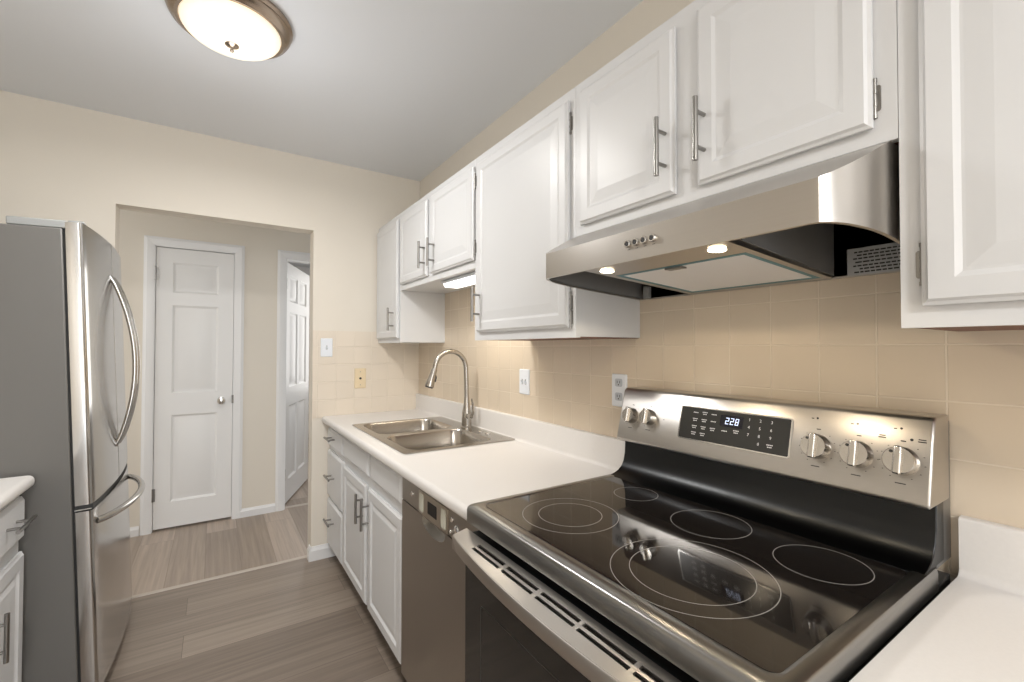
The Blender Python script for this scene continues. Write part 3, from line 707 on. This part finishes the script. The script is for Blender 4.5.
# ------------------------------------------------------------------ under-cabinet light
t = thing('under_cabinet_light', 'glowing white fluorescent strip light under the cabinet above the sink', 'light', (1.0, 1.87, 1.636))
MB().box(.945, 1.06, 1.672, 2.075, 1.622, 1.636).build('housing', WPLASTIC, t, .003)
dl = MB(); dl.prism([(.952, 1.6215), (1.045, 1.6215), (1.035, 1.606), (.962, 1.606)], lambda u, v, w: (u, w, v), 1.68, 2.068)
dl.build('diffuser', TUBEL, t, .003)
light('under_cabinet_glow', 'AREA', (1.0, 1.87, 1.600), 1.6, (1, .88, .70), .07, .36, (0.12, 0, -1))

# ------------------------------------------------------------------ ceiling lamp
def ceiling_lamp(LX, LY, label, power):
    t = thing('ceiling_light', label, 'ceiling light', (LX, LY, CEIL))
    MB().lathe([(.12, 0), (.186, 0), (.192, -.006), (.193, -.014), (.186, -.022), (.188, -.028), (.180, -.040), (.170, -.046), (.166, -.050), (.156, -.050), (.153, -.044), (.12, -.02)], (LX, LY, CEIL), n=64, cap=False).build('rim', BRONZE, t)
    bw = [(.154, -.046)]+[(.154*math.cos(R(a)), -.046-.058*math.sin(R(a))) for a in range(10, 91, 8)]+[(.001, -.104)]
    MB().lathe(bw, (LX, LY, CEIL), n=64).build('glass_bowl', BOWL, t)
    MB().lathe([(.001, -.100), (.018, -.101), (.022, -.105), (.017, -.109), (.010, -.111), (.005, -.115), (.004, -.119), (.0065, -.123), (.005, -.128), (.001, -.130)], (LX, LY, CEIL), n=24).build('finial', BRONZE, t)
    light('ceiling_lamp_light', 'AREA', (LX, LY, CEIL-.135), power, (1, .98, .95), .30, None, (0, 0, -1))
    light('ceiling_fill', 'POINT', (LX, LY, CEIL-.45), power*.28, (.97, .98, 1), radius=.15)  # added free-hanging point light that brightens the ceiling, not the lamp's own glow
ceiling_lamp(.04, 1.86, 'round flush-mount ceiling lamp with frosted bowl and bronze rim', 15)
ceiling_lamp(-.15, -1.5, 'matching round ceiling lamp added behind the camera as fill light', 50)  # unseen second fixture, added to light the kitchen from above

# ------------------------------------------------------------------ refrigerator (leans back a little on its feet)
t = thing('refrigerator', 'stainless french-door refrigerator with grey side against the left wall', 'refrigerator', (0, 0, 0))
FW = .782
xs = lambda y: .053+.0205*(1-((y-FW/2)/(FW/2))**2)
MB().box(-.70, 0, 0, FW, .032, 1.716).build('case', FCASE, t, .004)
for x, z0 in ((-.05, .002), (-.62, .025)):
    for y in (.07, FW-.07): MB().lathe([(.001, z0), (.018, z0), (.018, .034), (.001, .034)], (x, y, 0), n=14).build('foot', SLOT, t)
def fdoor(ya, yb, z0, z1, name, ra=.012, rb=.003):
    n = 26; P = [(.008, ya+.002)]
    P += [(xs(ya)-ra+ra*math.sin(R(k*18)), ya+ra-ra*math.cos(R(k*18))) for k in range(0, 6)]
    P += [(xs(ya+ra+(yb-rb-ya-ra)*k/n), ya+ra+(yb-rb-ya-ra)*k/n) for k in range(1, n)]
    P += [(xs(yb)-rb+rb*math.cos(R(k*30)), yb-rb+rb*math.sin(R(k*30))) for k in range(0, 4)]
    P += [(.008, yb-.002)]
    return MB().prism(P, lambda u, v, w: (u, v, w), z0, z1).build(name, FSTEEL, t, ang=25)
mid = FW/2
dn = fdoor(0, mid-.003, .745, 1.740, 'door'); df = fdoor(mid+.003, FW, .745, 1.740, 'door', .003, .012)
dz_ = fdoor(0, FW, .075, .722, 'freezer_drawer', .012, .012)
MB().box(.0005, .0075, .006, FW-.006, .09, 1.712).build('door_gasket', BLACK, t)
MB().box(.004, .052, .02, FW-.02, .723, .744).build('drawer_gap', SLOT, t)
MB().box(.006, .05, .004, .05, .7265, .7305).build('hinge_plate', CHROME, t)
MB().box(-.55, .02, .02, FW-.02, .034, .07).build('toe_grille', SLOT, t)
hg = MB(); hg.box(-.135, .012, .002, .09, 1.717, 1.744); hg.box(.012, .055, .012, .06, 1.7405, 1.748); hg.build('hinge_cover', GREYP, t, .004)
hg = MB(); hg.box(-.135, .012, FW-.09, FW-.002, 1.717, 1.744); hg.box(.012, .055, FW-.06, FW-.012, 1.7405, 1.748); hg.build('hinge_cover', GREYP, t, .004)
for y, par in ((mid-.040, dn), (mid+.040, df)):
    p = []
    for k in range(25):
        s_ = k/24; z = .885+s_*.715; p.append((xs(y)-.004+.074*math.sin(math.pi*s_)**.75, y, z))
    MB().tube(p, [(.0115, .0095)]*25, 14).build('handle', FSTEEL, par)
p = []
for k in range(33):
    s_ = k/32; y = .055+s_*(FW-.11); p.append((xs(y)-.004+.072*math.sin(math.pi*s_)**.6, y, .668))
MB().tube(p, .0125, 14).build('handle', FSTEEL, dz_)
t.location = (-.381, 2.158, 0); t.rotation_euler = (0, R(-2.2), 0)

# ------------------------------------------------------------------ switches and outlets
def plate_thing(name, label, cat, c, axis, m, w_=.07, h_=.115, group=None):
    t = thing(name, label, cat, c, group)
    f = (lambda u, v, w: (c[0]-w, c[1]+u, c[2]+v)) if axis == 'x' else (lambda u, v, w: (c[0]+u, c[1]-w, c[2]+v))
    MB().loft([[f(u, v, d_) for u, v in rrect(-w_/2+i, w_/2-i, -h_/2+i, h_/2-i, .004, 3)] for i, d_ in ((0, 0), (0, .002), (.003, .0055))]).build('cover_plate', m, t)
    return t, f
t, f = plate_thing('light_switch', 'white single toggle switch plate on the back wall beside the doorway', 'light switch', (.583, D-.004, 1.303), 'y', WPLASTIC)
MB().plate(rrect(-.005, .005, -.012, .012, .001, 2), [], f, .0055, .0058).build('toggle_slot', GREYP, t)
MB().loft([[f(u, v, .0055) for u, v in rect(-.004, .004, -.010, .004)], [f(u, v, .014) for u, v in rect(-.003, .003, -.001, .007)]]).build('toggle', WPLASTIC, t)
t, f = plate_thing('cable_outlet', 'cream cable jack plate on the back wall above the counter', 'outlet', (.790, D-.004, 1.104), 'y', CREAMP, .072, .128)
MB().lathe([(.001, 0), (.0075, 0), (.0075, .004), (.0045, .0045), (.0045, .009), (.001, .009)], f(0, 0, .0055), (0, -1, 0), 14).build('jack', SLOT, t)
for v in (.042, -.042): MB().lathe([(.001, 0), (.003, 0), (.0025, .0012), (.001, .0014)], f(0, v, .0055), (0, -1, 0), 10).build('screw', NICKEL, t)
t, f = plate_thing('light_switch', 'white double toggle switch plate on the tile wall behind the counter', 'light switch', (W-.004, 1.693, 1.147), 'x', WPLASTIC, .078, .115)
for u in (.013, -.013):
    MB().plate(rrect(u-.005, u+.005, -.012, .012, .001, 2), [], f, .0055, .0058).build('toggle_slot', GREYP, t)
    MB().loft([[f(a, v, .0055) for a, v in rect(u-.004, u+.004, -.010, .004)], [f(a, v, .014) for a, v in rect(u-.003, u+.003, -.001, .007)]]).build('toggle', WPLASTIC, t)
t, f = plate_thing('power_outlet', 'white duplex power outlet on the tile wall beside the stove panel', 'outlet', (W-.004, 1.112, 1.153), 'x', WPLASTIC)
for v0 in (.027, -.022):
    so = MB().plate(rrect(-.0165, .0165, v0-.014, v0+.014, .007, 4), [], f, .0055, .0068).build('socket', SOCK, t)
    s_ = MB()
    for u in (-.006, .006): s_.plate(rect(u-.0012, u+.0012, v0-.002, v0+.007), [], f, .0068, .0071)
    s_.plate(circ(0, v0-.007, .0026, 10), [], f, .0068, .0071); s_.build('slots', SLOT, so, smooth=False)
